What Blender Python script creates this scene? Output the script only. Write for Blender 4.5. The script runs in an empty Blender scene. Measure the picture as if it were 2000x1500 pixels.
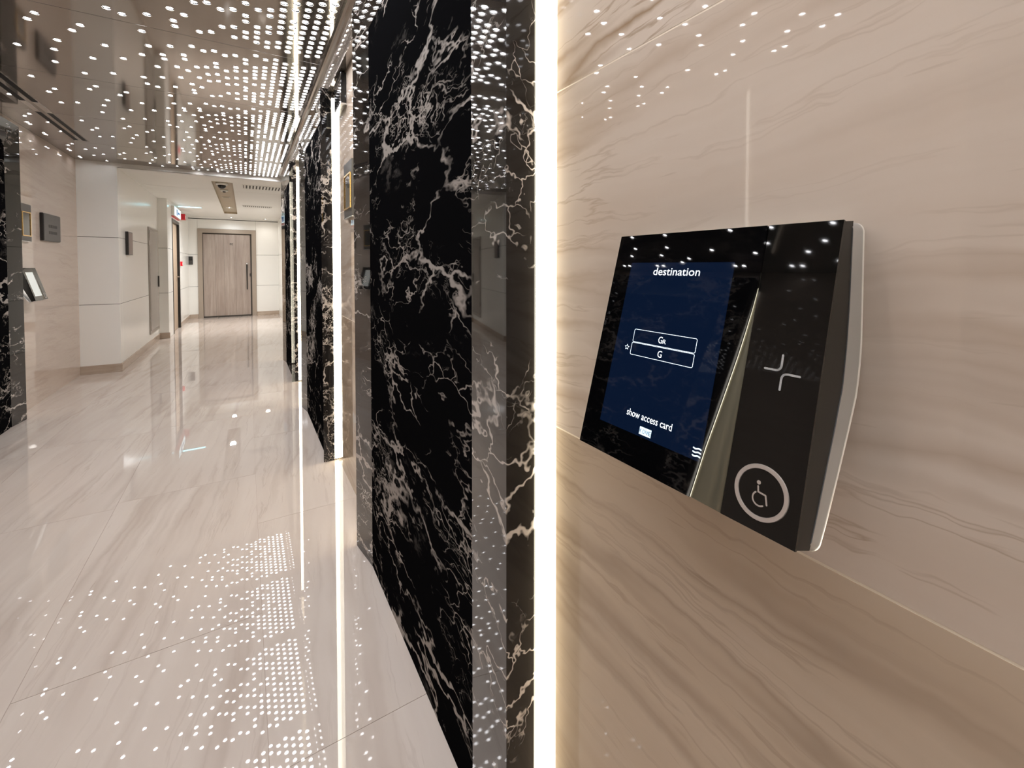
import bpy, bmesh, math, random
from mathutils import Vector, Matrix
random.seed(7)
S = bpy.context.scene
COL = S.collection

# ------------------------------------------------------------------ camera
H = 1.25
FPX, V0, PITCH = 851.0, 540.5, math.radians(1.45)
YAW = math.atan(520 / 851)
cd = bpy.data.cameras.new('camera')
cam = bpy.data.objects.new('camera', cd)
COL.objects.link(cam)
cam.location = (0, 0, H)
cam.rotation_euler = (math.radians(90) - PITCH, 0, -YAW)
cd.sensor_fit = 'HORIZONTAL'
cd.sensor_width = 36
cd.lens = FPX / 2000 * 36
cd.shift_x = 0
cd.shift_y = -(750 - V0) / 2000
cd.clip_start = 0.01
S.camera = cam

# ------------------------------------------------------------------ world, exposure
w = bpy.data.worlds.new('world')
S.world = w
w.use_nodes = True
w.node_tree.nodes['Background'].inputs[0].default_value = (0.9, 0.85, 0.8, 1)
w.node_tree.nodes['Background'].inputs[1].default_value = 0.0
S.view_settings.view_transform = 'Standard'
S.view_settings.look = 'None'
S.view_settings.exposure = 0.38
S.view_settings.gamma = 1.0
S.view_settings.use_curve_mapping = False
S.cycles.max_bounces = 9
S.cycles.diffuse_bounces = 5
S.cycles.glossy_bounces = 6
S.cycles.sample_clamp_indirect = 6
S.cycles.caustics_reflective = False
S.cycles.caustics_refractive = False

LED_PIN = 46.0      # ceiling pin lights
LED_STRIP = 10.0    # cove strips in the elevator portals


def spot(name, loc, energy, color, angle=110, blend=0.6, radius=0.04, parent=None):
    l = bpy.data.lights.new(name, 'SPOT')
    l.energy = energy
    l.color = color
    l.spot_size = math.radians(angle)
    l.spot_blend = blend
    l.shadow_soft_size = radius
    o = bpy.data.objects.new(name, l)
    COL.objects.link(o)
    o.location = loc
    if parent:
        o.parent = parent
        o.location = Vector(loc) - parent.location
    return o


# ------------------------------------------------------------------ materials
def srgb(r, g, b):
    f = lambda c: c / 255 / 12.92 if c / 255 <= 0.04045 else ((c / 255 + 0.055) / 1.055) ** 2.4
    return (f(r), f(g), f(b), 1)


class N:
    """small node-tree builder"""
    def __init__(self, name):
        self.m = bpy.data.materials.new(name)
        self.m.use_nodes = True
        self.t = self.m.node_tree
        self.b = self.t.nodes['Principled BSDF']

    def n(self, typ, **kw):
        x = self.t.nodes.new(typ)
        for k, v in kw.items():
            setattr(x, k, v)
        return x

    def link(self, a, b):
        self.t.links.new(a, b)

    def val(self, sock, v):
        if hasattr(v, 'is_linked') or isinstance(v, bpy.types.NodeSocket):
            self.link(v, sock)
        else:
            sock.default_value = v

    def math(self, op, a, b=0.0, clamp=False):
        x = self.n('ShaderNodeMath', operation=op, use_clamp=clamp)
        self.val(x.inputs[0], a)
        self.val(x.inputs[1], b)
        return x.outputs[0]

    def vmath(self, op, a, b):
        x = self.n('ShaderNodeVectorMath', operation=op)
        self.val(x.inputs[0], a)
        self.val(x.inputs[1], b)
        return x.outputs[0]

    def noise(self, vec, scale, detail=4, rough=0.55, dist=0.0):
        x = self.n('ShaderNodeTexNoise')
        self.link(vec, x.inputs['Vector'])
        x.inputs['Scale'].default_value = scale
        x.inputs['Detail'].default_value = detail
        x.inputs['Roughness'].default_value = rough
        x.inputs['Distortion'].default_value = dist
        return x

    def ramp(self, fac, stops, interp='LINEAR'):
        x = self.n('ShaderNodeValToRGB')
        x.color_ramp.interpolation = interp
        e = x.color_ramp.elements
        while len(e) < len(stops):
            e.new(0.5)
        for el, (p, c) in zip(e, stops):
            el.position = p
            el.color = c if isinstance(c, tuple) else (c, c, c, 1)
        self.link(fac, x.inputs[0])
        return x.outputs[0]

    def mix(self, fac, a, b, blend='MIX'):
        x = self.n('ShaderNodeMix', data_type='RGBA', blend_type=blend)
        self.val(x.inputs[0], fac)
        self.val(x.inputs[6], a)
        self.val(x.inputs[7], b)
        return x.outputs[2]

    def coords(self, rot=(0, 0, 0), scale=(1, 1, 1), spread=True):
        tc = self.n('ShaderNodeTexCoord')
        vec = tc.outputs['Object']
        if spread:
            oi = self.n('ShaderNodeObjectInfo')
            off = self.vmath('MULTIPLY', oi.outputs['Random'], (13.7, 29.1, 7.3))
            # scalar -> vector is implicit
            vec = self.vmath('ADD', vec, off)
        mp = self.n('ShaderNodeMapping')
        self.link(vec, mp.inputs['Vector'])
        mp.inputs['Rotation'].default_value = rot
        mp.inputs['Scale'].default_value = scale
        return mp.outputs[0]

    def set(self, **kw):
        for k, v in kw.items():
            self.val(self.b.inputs[k.replace('_', ' ')], v)
        return self.m


def plain(name, rgb, rough=0.5, metal=0.0, **kw):
    k = N(name)
    # a faint procedural variation so that no surface is perfectly uniform
    v = k.noise(k.coords(), 9.0, 3)
    c = k.mix(k.math('MULTIPLY', v.outputs[0], 0.10), rgb, tuple(x * 0.8 for x in rgb[:3]) + (1,))
    k.set(Base_Color=c, Roughness=rough, Metallic=metal, **kw)
    return k.m


def emit(name, rgb, strength):
    k = N(name)
    k.set(Base_Color=(0.8, 0.8, 0.8, 1), Emission_Color=rgb, Emission_Strength=strength, Roughness=0.4)
    return k.m


def travertine(name, light, dark, vein, axis, tilt, rough=0.025, vein_amt=0.55, k1=1.5):
    """cream marble with long wavy veins; axis = direction the veins follow ('y' on walls or floor)"""
    k = N(name)
    if axis == 'wall':      # veins along Y, bedding across Z
        v = k.coords(rot=(math.radians(tilt), 0, 0), scale=(1, 1, 1))
        along, across = (0.35, 0.55, 1.0), (0.3, 0.5, 6.5)
    else:                   # floor: veins along Y, bedding across X
        v = k.coords(rot=(0, 0, math.radians(tilt)), scale=(1, 1, 1))
        along, across = (1.0, 0.55, 0.35), (6.5, 0.42, 0.3)
    warp = k.noise(v, 2.1, 5, 0.6)
    wv = k.vmath('SUBTRACT', warp.outputs[1], (0.5, 0.5, 0.5))
    wv = k.vmath('MULTIPLY', wv, (0.10, 0.10, 0.10))
    w3 = k.noise(v, 9.0, 4, 0.6)
    wv3 = k.vmath('MULTIPLY', k.vmath('SUBTRACT', w3.outputs[1], (0.5, 0.5, 0.5)), (0.016, 0.016, 0.016))
    v2 = k.vmath('ADD', k.vmath('ADD', v, wv), wv3)
    bands = k.noise(k.vmath('MULTIPLY', v2, across), 1.3, 4, 0.6)
    base = k.ramp(bands.outputs[0], [(0.3, light), (0.72, dark)])
    fine = k.noise(k.vmath('MULTIPLY', v2, across), 4.3, 5, 0.65)
    base = k.mix(k.ramp(fine.outputs[0], [(0.45, 0.0), (0.75, 0.35)]), base, dark)
    ln = k.noise(k.vmath('MULTIPLY', v2, across), k1, 3, 0.5)
    d = k.math('ABSOLUTE', k.math('SUBTRACT', ln.outputs[0], 0.5))
    lines = k.ramp(d, [(0.0, 1.0), (0.018, 0.6), (0.055, 0.0)])
    ln2 = k.noise(k.vmath('MULTIPLY', v2, across), k1 * 2.1, 4, 0.6)
    d2 = k.math('ABSOLUTE', k.math('SUBTRACT', ln2.outputs[0], 0.46))
    lines2 = k.ramp(d2, [(0.0, 0.7), (0.022, 0.0)])
    msk = k.ramp(k.noise(v, 1.6, 2).outputs[0], [(0.38, 0.15), (0.62, 1.0)])
    la = k.math('MULTIPLY', k.math('MAXIMUM', lines, lines2), msk)
    base = k.mix(k.math('MULTIPLY', la, vein_amt), base, vein)
    spk = k.noise(k.vmath('MULTIPLY', v, across), 16, 2, 0.5)
    base = k.mix(k.ramp(spk.outputs[0], [(0.70, 0.0), (0.80, 0.35)]), base, vein)
    k.set(Base_Color=base, Roughness=rough, Specular_IOR_Level=0.5)
    return k.m


def black_marble(name, rough, spec, vein=(0.52, 0.44, 0.38, 1), amt=0.85):
    k = N(name)
    v = k.coords(scale=(1.1, 0.46, 1.0))
    w1 = k.noise(v, 3.2, 5, 0.62)
    w2 = k.noise(v, 11.0, 3, 0.6)
    a = k.vmath('MULTIPLY', k.vmath('SUBTRACT', w1.outputs[1], (0.5, 0.5, 0.5)), (0.42, 0.42, 0.42))
    b = k.vmath('MULTIPLY', k.vmath('SUBTRACT', w2.outputs[1], (0.5, 0.5, 0.5)), (0.07, 0.07, 0.07))
    v2 = k.vmath('ADD', k.vmath('ADD', v, a), b)

    def cells(scale, width):
        x = k.n('ShaderNodeTexVoronoi', feature='DISTANCE_TO_EDGE')
        k.link(v2, x.inputs['Vector'])
        x.inputs['Scale'].default_value = scale
        x.inputs['Randomness'].default_value = 1.0
        wid = k.math('MULTIPLY', k.math('POWER', k.noise(v, 5.5, 3).outputs[0], 2.0), width * 2.2)
        r = k.math('DIVIDE', x.outputs['Distance'], wid)
        return k.math('SUBTRACT', 1.0, r, clamp=True)
    l1 = cells(4.0, 0.07)
    l2 = cells(10.5, 0.085)
    l3 = cells(24.0, 0.11)
    m1 = k.ramp(k.noise(v, 3.4, 4, 0.65).outputs[0], [(0.45, 0.0), (0.58, 1.0)])
    m2 = k.ramp(k.noise(v, 4.6, 4, 0.65).outputs[0], [(0.47, 0.0), (0.62, 1.0)])
    l1 = k.math('MULTIPLY', l1, m1)
    l2 = k.math('MULTIPLY', k.math('MULTIPLY', l2, m2), 0.8)
    l3 = k.math('MULTIPLY', k.math('MULTIPLY', l3, k.math('MULTIPLY', m2, m1)), 0.7)
    veins = k.math('MAXIMUM', k.math('MAXIMUM', l1, l2), l3)
    veins = k.ramp(veins, [(0.10, 0.0), (0.58, 1.0)])
    cloud = k.ramp(k.noise(v2, 7.0, 5, 0.6).outputs[0], [(0.62, 0.0), (0.76, 0.22)])
    fac = k.math('MULTIPLY', k.math('MAXIMUM', veins, cloud), amt, clamp=True)
    tint = k.mix(k.noise(v, 6).outputs[0], vein, (0.62, 0.58, 0.54, 1))
    base = k.mix(fac, (0.0045, 0.0045, 0.005, 1), tint)
    k.set(Base_Color=base, Roughness=rough, Specular_IOR_Level=spec)
    return k.m


def wood(name, c1, c2, rough=0.38):
    k = N(name)
    v = k.coords(scale=(9, 9, 0.55))
    n1 = k.noise(v, 1.4, 5, 0.6, 0.4)
    n2 = k.noise(v, 9.0, 3, 0.5)
    c = k.ramp(n1.outputs[0], [(0.32, c1), (0.68, c2)])
    c = k.mix(k.ramp(n2.outputs[0], [(0.5, 0.0), (0.8, 0.4)]), c, tuple(x * 0.7 for x in c1[:3]) + (1,))
    k.set(Base_Color=c, Roughness=rough)
    return k.m


M = {}
M['wall_marble'] = travertine('beige marble', srgb(218, 203, 188), srgb(206, 188, 170), srgb(146, 116, 84), 'wall', 5, vein_amt=0.8)
M['wall_marble_far'] = travertine('beige marble far', srgb(206, 190, 176), srgb(200, 182, 168), srgb(160, 138, 118), 'wall', 3, vein_amt=0.25)
M['wall_marble_low'] = travertine('beige marble lower', srgb(206, 187, 165), srgb(193, 172, 148), srgb(134, 108, 86), 'wall', -2, vein_amt=0.4, k1=1.2)
M['floor_marble'] = travertine('floor marble', srgb(206, 194, 184), srgb(196, 182, 171), srgb(150, 130, 116), 'floor', 7, rough=0.012, vein_amt=0.34, k1=0.8)
M['skirting'] = travertine('skirting marble', srgb(190, 174, 158), srgb(176, 158, 142), srgb(140, 120, 102), 'wall', 2, rough=0.08)
M['joint'] = plain('pale joint', srgb(244, 230, 208), 0.4)
M['floor_joint'] = plain('floor joint', srgb(166, 148, 134), 0.4)
M['black_honed'] = black_marble('black marble honed', 0.6, 0.0, amt=0.62)
M['black_polished'] = black_marble('black marble polished', 0.03, 0.62, amt=0.85)
M['white_panel'] = plain('white wall panel', srgb(240, 238, 233), 0.2)
M['white_ceiling'] = plain('white ceiling paint', srgb(234, 232, 227), 0.5)
M['trough'] = plain('beige trough', srgb(170, 154, 128), 0.35)
M['gap'] = plain('dark gap', srgb(60, 54, 48), 0.7)
k = N('bronze ceiling')
_v = k.noise(k.coords(), 1.3, 3)
k.set(Base_Color=k.mix(_v.outputs[0], (0.35, 0.31, 0.275, 1), (0.38, 0.34, 0.305, 1)), Metallic=0.82, Roughness=0.075)
M['bronze'] = k.m
M['cup'] = plain('lamp cup', (0.035, 0.033, 0.034, 1), 0.25, 1.0)
M['rim'] = plain('lamp rim', (0.62, 0.58, 0.55, 1), 0.25, 1.0)
M['pin'] = emit('pin light', (0.97, 0.97, 1.0, 1), LED_PIN)
M['strip'] = emit('cove light', (1.0, 0.94, 0.74, 1), LED_STRIP)
M['strip_dim'] = emit('dimmed cove light', (1.0, 0.93, 0.82, 1), 2.2)
M['wood'] = wood('grey oak', srgb(150, 134, 124), srgb(178, 164, 154))
M['wood_tan'] = wood('tan oak', srgb(166, 144, 122), srgb(186, 164, 142))
M['frame'] = plain('taupe frame', srgb(164, 150, 136), 0.3)
M['dark'] = plain('dark plastic', srgb(26, 24, 23), 0.3)
M['black'] = plain('black gap', (0.006, 0.006, 0.006, 1), 0.6)
M['chrome'] = plain('brushed chrome', (0.62, 0.60, 0.58, 1), 0.22, 1.0)
M['brass'] = plain('gold frame', (0.80, 0.52, 0.20, 1), 0.2, 1.0)
M['plaque'] = plain('bronze plaque', (0.10, 0.092, 0.086, 1), 0.42, 0.3)
M['plaque_ink'] = plain('plaque lettering', srgb(40, 34, 32), 0.5)
M['screen_off'] = plain('dark glass', (0.012, 0.012, 0.012, 1), 0.05)
M['grey_stone'] = plain('grey cabinet panel', srgb(150, 142, 134), 0.25)
M['red'] = plain('red plastic', srgb(205, 20, 36), 0.3)
M['white_plastic'] = plain('white plastic', srgb(228, 226, 220), 0.35)
M['down'] = emit('downlight', (1.0, 0.96, 0.88, 1), 30)
M['down_cool'] = emit('cool downlight', (0.72, 0.93, 1.0, 1), 30)
M['cyan'] = emit('cyan light', (0.25, 0.85, 1.0, 1), 5)
M['exit'] = emit('exit sign face', (0.62, 0.90, 1.0, 1), 0.95)
M['exit_mark'] = plain('exit sign mark', srgb(40, 110, 190), 0.5)
# destination panel
M['silver'] = plain('satin silver', (0.60, 0.61, 0.62, 1), 0.28, 0.85)
M['silver_rim'] = plain('rim with painted highlight', (0.95, 0.93, 0.90, 1), 0.3, 0.7)  # chamfered back rim, its edge highlight put into a paler colour
M['case'] = plain('black case', (0.010, 0.009, 0.008, 1), 0.32, Specular_IOR_Level=0.25)
M['glass'] = plain('black glass', (0.0015, 0.0015, 0.0018, 1), 0.02)
M['cover'] = plain('black cover', (0.004, 0.0037, 0.0034, 1), 0.03, Specular_IOR_Level=0.32)
M['guide'] = plain('satin light guide', (0.22, 0.205, 0.15, 1), 0.42, 0.85)
M['glow'] = emit('guide glow', (1.0, 0.92, 0.68, 1), 0.75)
kk = N('display')
_n = kk.noise(kk.coords(), 14, 4)
kk.set(Base_Color=(0.002, 0.003, 0.006, 1), Roughness=0.03,
       Emission_Color=kk.mix(kk.math('MULTIPLY', _n.outputs[0], 0.5), (0.0010, 0.0042, 0.0150, 1), (0.0016, 0.0060, 0.0200, 1)), Emission_Strength=1.0)
M['display'] = kk.m
M['display_reflection'] = emit('display with painted reflection', (0.36, 0.42, 0.36, 1), 0.42)  # even glow stands in for light reflected off the distant screen
M['letters'] = emit('screen lettering', (0.86, 0.94, 1.0, 1), 1.0)
M['lines'] = emit('screen lines', (0.62, 0.80, 0.95, 1), 0.75)
M['logo'] = emit('logo tiles', (0.42, 0.62, 0.74, 1), 0.85)
M['logo_ink'] = plain('logo ink', (0.02, 0.10, 0.22, 1), 0.4)
M['print'] = plain('silver print', (0.42, 0.41, 0.40, 1), 0.35, 0.2)
M['ring'] = plain('matt silver ring', (0.62, 0.56, 0.52, 1), 0.32, 0.7)


# ------------------------------------------------------------------ object helpers
def empty(name, loc, label=None, cat=None, group=None, kind=None):
    o = bpy.data.objects.new(name, None)
    COL.objects.link(o)
    o.location = loc
    o.empty_display_size = 0.05
    tag(o, label, cat, group, kind)
    return o


def tag(o, label=None, cat=None, group=None, kind=None):
    if label:
        o['label'] = label
    if cat:
        o['category'] = cat
    if group:
        o['group'] = group
    if kind:
        o['kind'] = kind
    return o


def wloc(o):
    """world location of an unrotated chain of parents"""
    l = Vector(o.location)
    while o.parent:
        o = o.parent
        l += Vector(o.location)
    return l


def mk(name, verts, faces, mats, parent=None, smooth=False, mi=None, origin=None, label=None):
    """verts in world coordinates (of the unrotated parent chain)"""
    vs = [Vector(v) for v in verts]
    if origin is None:
        lo = Vector((min(v[i] for v in vs) for i in range(3)))
        hi = Vector((max(v[i] for v in vs) for i in range(3)))
        origin = (lo + hi) / 2
    origin = Vector(origin)
    me = bpy.data.meshes.new(name)
    me.from_pydata([v - origin for v in vs], [], faces)
    if not isinstance(mats, (list, tuple)):
        mats = [mats]
    for m in mats:
        me.materials.append(m)
    if mi:
        me.polygons.foreach_set('material_index', mi)
    bm = bmesh.new()
    bm.from_mesh(me)
    bmesh.ops.recalc_face_normals(bm, faces=bm.faces)
    bm.to_mesh(me)
    bm.free()
    if smooth:
        me.polygons.foreach_set('use_smooth', [True] * len(me.polygons))
    o = bpy.data.objects.new(name, me)
    COL.objects.link(o)
    if parent:
        o.parent = parent
        o.location = origin - wloc(parent)
    else:
        o.location = origin
    if label:
        o['label'] = label
    return o


def boxv(x0, x1, y0, y1, z0, z1):
    v = [(x, y, z) for x in (x0, x1) for y in (y0, y1) for z in (z0, z1)]
    f = [(0, 1, 3, 2), (4, 6, 7, 5), (0, 4, 5, 1), (2, 3, 7, 6), (0, 2, 6, 4), (1, 5, 7, 3)]
    return v, f


def box(name, b, mat, parent=None, bevel=0.0, label=None):
    v, f = boxv(*b)
    o = mk(name, v, f, mat, parent, label=label)
    if bevel:
        bm = bmesh.new()
        bm.from_mesh(o.data)
        bmesh.ops.bevel(bm, geom=bm.edges[:], offset=bevel, segments=2, affect='EDGES', profile=0.5)
        bm.to_mesh(o.data)
        bm.free()
    return o


def boxes(name, bl, mat, parent=None, label=None):
    V, F = [], []
    for b in bl:
        v, f = boxv(*b)
        n = len(V)
        V += v
        F += [tuple(i + n for i in q) for q in f]
    return mk(name, V, F, mat, parent, label=label)


def cyl_data(c, r0, r1, axis, h, seg=20, caps=(True, True)):
    """frustum from c along axis ('x','y','z', signed length h)"""
    V, F = [], []
    ax = 'xyz'.index(axis)
    u, w_ = (ax + 1) % 3, (ax + 2) % 3
    for r, t in ((r0, 0), (r1, h)):
        for i in range(seg):
            a = 2 * math.pi * i / seg
            p = [0, 0, 0]
            p[ax] = c[ax] + t
            p[u] = c[u] + r * math.cos(a)
            p[w_] = c[w_] + r * math.sin(a)
            V.append(tuple(p))
    for i in range(seg):
        j = (i + 1) % seg
        F.append((i, j, j + seg, i + seg))
    if caps[0]:
        F.append(tuple(range(seg)))
    if caps[1]:
        F.append(tuple(range(seg, 2 * seg)))
    return V, F


def cyl(name, c, r0, r1, axis, h, mat, parent=None, seg=20, smooth=False, label=None):
    v, f = cyl_data(c, r0, r1, axis, h, seg)
    o = mk(name, v, f, mat, parent, label=label)
    return o


def lathe(name, c, prof, axis, mat, parent=None, seg=24, label=None):
    """prof: list of (r, t) along axis"""
    ax = 'xyz'.index(axis)
    u, w_ = (ax + 1) % 3, (ax + 2) % 3
    V, F = [], []
    for r, t in prof:
        for i in range(seg):
            a = 2 * math.pi * i / seg
            p = [0, 0, 0]
            p[ax] = c[ax] + t
            p[u] = c[u] + r * math.cos(a)
            p[w_] = c[w_] + r * math.sin(a)
            V.append(tuple(p))
    for k_ in range(len(prof) - 1):
        for i in range(seg):
            j = (i + 1) % seg
            F.append((k_ * seg + i, k_ * seg + j, (k_ + 1) * seg + j, (k_ + 1) * seg + i))
    F.append(tuple(range(seg)))
    F.append(tuple(range((len(prof) - 1) * seg, len(prof) * seg)))
    return mk(name, V, F, mat, parent, smooth=True, label=label)


# ------------------------------------------------------------------ layout numbers (metres)
XR, XL = 0.497, -1.625           # beige wall faces
YB, YJ, YE = -2.6, 6.79, 12.70   # back wall, end of bronze ceiling / jog, end wall
ZC, ZW = 2.45, 2.40              # bronze ceiling, white ceiling
XC, XD, XF = -1.27, -1.14, 0.72  # far corridor: wall C, wall D, right wall
# each portal: near tip, near edge of leaf, far edge of leaf, far tip (along Y)
RIGHT = [(-1.54, -1.36, -0.42, -0.246), (0.688, 0.885, 1.822, 1.998), (2.960, 3.127, 4.065, 4.237), (5.205, 5.370, 6.308, 6.480)]
LEFT = [(-0.712, -0.547, 0.391, 0.566), (1.530, 1.695, 2.633, 2.808), (3.772, 3.937, 4.875, 5.060)]

# ------------------------------------------------------------------ floor
fl = empty('floor', (0, 0, 0), 'polished beige marble floor reflecting the ceiling lights', 'floor', kind='structure')
box('subfloor', (XL - 0.1, XF + 0.1, YB, YE + 0.1, -0.06, -0.0012), M['floor_joint'], fl)
TW, TL, JG = 0.624, 1.23, 0.0009
cols = [(0.034 + TW * i, 0.034 + TW * (i + 1)) for i in range(-4, 2)]
phase = {-1: 0.55, 0: 1.19, 1: 0.55, -2: 7.87 - 6 * TL, -3: 0.4, -4: 1.0}
tiles = {}
for ci, (x0, x1) in zip(range(-4, 2), cols):
    x0c, x1c = max(x0, XL - 0.02), min(x1, XF + 0.02)
    if x1c - x0c < 0.02:
        continue
    y = phase[ci] - 4 * TL
    while y < YE:
        y0c, y1c = max(y, YB), min(y + TL, YE + 0.02)
        if y1c - y0c > 0.03:
            key = (ci, round(y1c - y0c, 3))
            b = (x0c + JG, x1c - JG, y0c + JG, y1c - JG, -0.03, random.uniform(-0.00015, 0.0))
            box('floor_tile', b, M['floor_marble'], fl)
        y += TL

# ------------------------------------------------------------------ walls clad in marble slabs between portals
def slabs(wall, side, y0, y1, zs, mats, ztop):
    """side +1: right wall (face at XR looking to -X); -1: left wall"""
    xf = XR if side > 0 else XL
    xb = xf + 0.022 * side
    g = 0.0014
    lv = [0.0] + zs + [ztop]
    for i in range(len(lv) - 1):
        z0 = lv[i] + (g if i else 0)
        z1 = lv[i + 1] - (g if i < len(lv) - 2 else 0)
        o = box('marble_slab', (min(xf, xb), max(xf, xb), y0, y1, z0, z1), mats[min(i, len(mats) - 1)], wall)


wr = empty('wall_right', (XR + 0.1, 2.0, 0), 'beige veined marble wall with black elevator portals on it', 'wall', kind='structure')
box('backing', (XR + 0.0003, XR + 0.14, YB, YJ + 0.2, 0, 2.6), M['joint'], wr)
prev = YB
for q in RIGHT + [(YJ + 0.2,) * 4]:
    y0 = q[0]
    slabs(wr, 1, prev, y0, [0.946, 1.571], [M['wall_marble_low'], M['wall_marble'], M['wall_marble']], 2.35)
    prev = q[3]
wl = empty('wall_left', (XL - 0.1, 2.0, 0), 'beige marble wall on the far side, with black elevator portal and sign plates', 'wall', kind='structure')
box('backing', (XL - 0.14, XL - 0.0012, YB, YJ, 0, 2.6), M['floor_joint'], wl)
prev = YB
for q in LEFT + [(YJ,) * 4]:
    y0 = q[0]
    slabs(wl, -1, prev, y0, [0.84, 1.571], [M['wall_marble_far']], ZC)
    prev = q[3]
wb = box('wall_back', (XL - 0.1, XR + 0.1, YB - 0.1, YB, 0, ZC), M['wall_marble'])
tag(wb, 'beige marble wall closing the lobby behind the viewer', 'wall', kind='structure')

# white walls of the far corridor: panels with recessed joints
def panel_wall(name, label, boxes_, zs, axis):
    """boxes_: (x0,x1,y0,y1); panels split at heights zs; axis = thin axis"""
    x0, x1, y0, y1 = boxes_
    e = empty(name, ((x0 + x1) / 2, (y0 + y1) / 2, 0), label, 'wall', kind='structure')
    ins = 0.004
    core = (x0 + ins, x1 - ins, y0 + ins, y1 - ins)
    box('core', (*core, 0, 2.52), M['gap'], e)
    lv = [0.0] + zs + [2.52]
    for i in range(len(lv) - 1):
        box('wall_panel', (x0, x1, y0, y1, lv[i] + 0.0025, lv[i + 1] - 0.0025), M['white_panel'], e, 0.0015)
    return e


panel_wall('wall_jog', 'short white wall panel facing the viewer past the sign plates', (XL - 0.2, XC, YJ, YJ + 0.12), [0.80, 1.58], 'y')
panel_wall('wall_corridor', 'white corridor wall carrying the dark plaque and grey cabinet door', (XC - 0.12, XC, YJ + 0.121, 9.52), [0.80, 1.58], 'x')
panel_wall('wall_pilaster', 'white wall around the wooden side doorway', (XD - 0.12, XD, 9.5, 10.03), [0.78, 1.55], 'x')
panel_wall('wall_pier', 'cream pier facing the viewer beside the side doorway', (XC - 0.1, XD - 0.002, 9.49, 9.6), [0.78, 1.55], 'y')
panel_wall('wall_beyond', 'narrow white wall between side doorway and end wall', (XD - 0.12, XD, 11.04, YE), [0.76, 1.52], 'x')
box_over = box('wall_lintel', (XD - 0.12, XD, 10.03, 11.04, 2.12, 2.52), M['white_panel'])
tag(box_over, 'white lintel above the wooden side doorway', 'wall', kind='structure')
# end wall in three pieces around the door
we = empty('wall_end', (-0.2, YE + 0.06, 0), 'white panelled wall at the end of the corridor', 'wall', kind='structure')
box('core', (XD - 0.2, XF + 0.2, YE + 0.05, YE + 0.14, 0, 2.6), M['gap'], we)
for (x0, x1) in ((XD - 0.2, -0.967), (0.227, XF + 0.2)):
    for z0, z1 in ((0, 0.755), (0.755, 1.517), (1.517, 2.362)):
        box('wall_panel', (x0, x1, YE, YE + 0.06, z0 + 0.003, z1 - 0.003), M['white_panel'], we, 0.0015)
box('wall_panel', (-0.965, 0.225, YE, YE + 0.06, 2.135, 2.359), M['white_panel'], we, 0.0015)
box('wall_panel', (XD - 0.2, XF + 0.2, YE, YE + 0.06, 2.375, 2.52), M['white_panel'], we)
panel_wall('wall_far_right', 'white wall on the far right of the end corridor', (XF, XF + 0.12, YJ + 0.2, YE), [0.755, 1.517], 'x')
jw = box('wall_return', (XR + 0.141, XF + 0.1, YJ + 0.1, YJ + 0.2, 0, 2.6), M['white_panel'])
tag(jw, 'white return wall behind the last black portal', 'wall', kind='structure')

# skirting
sk = 0.097
def skirt(name, b, label):
    o = box(name, b, M['skirting'], None, 0.002)
    tag(o, label, 'skirting', kind='structure')
skirt('baseboard_jog', (XL, XC + 0.012, YJ - 0.012, YJ, 0, sk), 'beige marble skirting under the short white wall')
skirt('baseboard_corridor', (XC, XC + 0.012, YJ, 9.478, 0, sk), 'beige marble skirting under plaque and cabinet wall')
skirt('baseboard_pier', (XC + 0.012, XD + 0.012, 9.478, 9.49, 0, sk), 'brown marble skirting around the pier beside the side doorway')
skirt('baseboard_beyond', (XD, XD + 0.012, 11.06, YE - 0.012, 0, sk), 'beige skirting between side doorway and end wall')
skirt('baseboard_end', (XD + 0.012, -0.97, YE - 0.012, YE, 0, sk), 'beige skirting left of the end door')
skirt('baseboard_end_right', (0.23, XF, YE - 0.012, YE, 0, sk), 'beige skirting right of the end door')

# ------------------------------------------------------------------ bronze ceiling with pin lights
ce = empty('ceiling', (-0.6, 2.0, ZC), 'glossy bronze ceiling pierced by hundreds of pin lights', 'ceiling', kind='structure')
SX, X00 = 0.0503, 0.0155
TP, SEAM = 0.99, 2.85
SY = TP / 17
dense = {7: list(range(0, 15)), 6: list(range(1, 16)), 5: list(range(0, 15)), 4: [1, 2, 3, 4, 5, 6, 7, 9, 10, 11, 12, 13, 14, 15],
         3: [0, 1, 2, 3, 4, 5, 6, 7, 8, 9, 10, 11, 13, 14], 2: [1, 3, 4, 5, 6, 8, 9, 11, 12, 14, 15], 1: [0, 3, 4, 5, 6, 8, 11, 12, 13, 14],
         0: [2, 3, 5, 7, 8, 10, 11, 13, 14], -1: [1, 4, 5, 7, 9, 12, 14], -2: [2, 6, 8, 10, 13], -3: [1, 4, 5, 7, 9, 14], -4: [2, 6, 8, 10, 15]}
sparse_px = [(514, 205), (590, 208), (390, 253), (496, 247), (552, 278), (590, 276), (343, 388), (429, 384), (496, 387), (532, 450),
             (589, 418), (608, 382), (274, 525), (296, 606), (415, 591), (367, 673), (572, 525), (532, 668), (474, 705), (571, 736),
             (609, 594), (589, 700), (608, 810), (390, 818), (513, 831), (552, 842), (460, 878), (551, 910), (589, 916), (293, 925),
             (266, 825), (425, 994), (532, 1023), (589, 985), (356, 1032), (379, 1138), (441, 1106), (571, 1100), (609, 1164),
             (272, 1190), (532, 1243), (115, 313), (118, 398), (119, 812), (149, 1180), (115, 720), (205, 735), (178, 575), (193, 255),
             (173, 935), (205, 1085), (135, 1085)]
cells = {}
for c, ks in dense.items():
    for k_ in ks:
        cells[(c, k_)] = 1
for px, py in sparse_px:
    x, rel = (px - 700) / 380, (1300 - py) / 1200 + 0.01
    c = round((x - X00) / SX)
    k_ = round((rel - (0.036 if c % 2 == 0 else 0.065)) / SY)
    if 0 <= k_ <= 15:
        cells[(c, k_)] = 1
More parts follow.
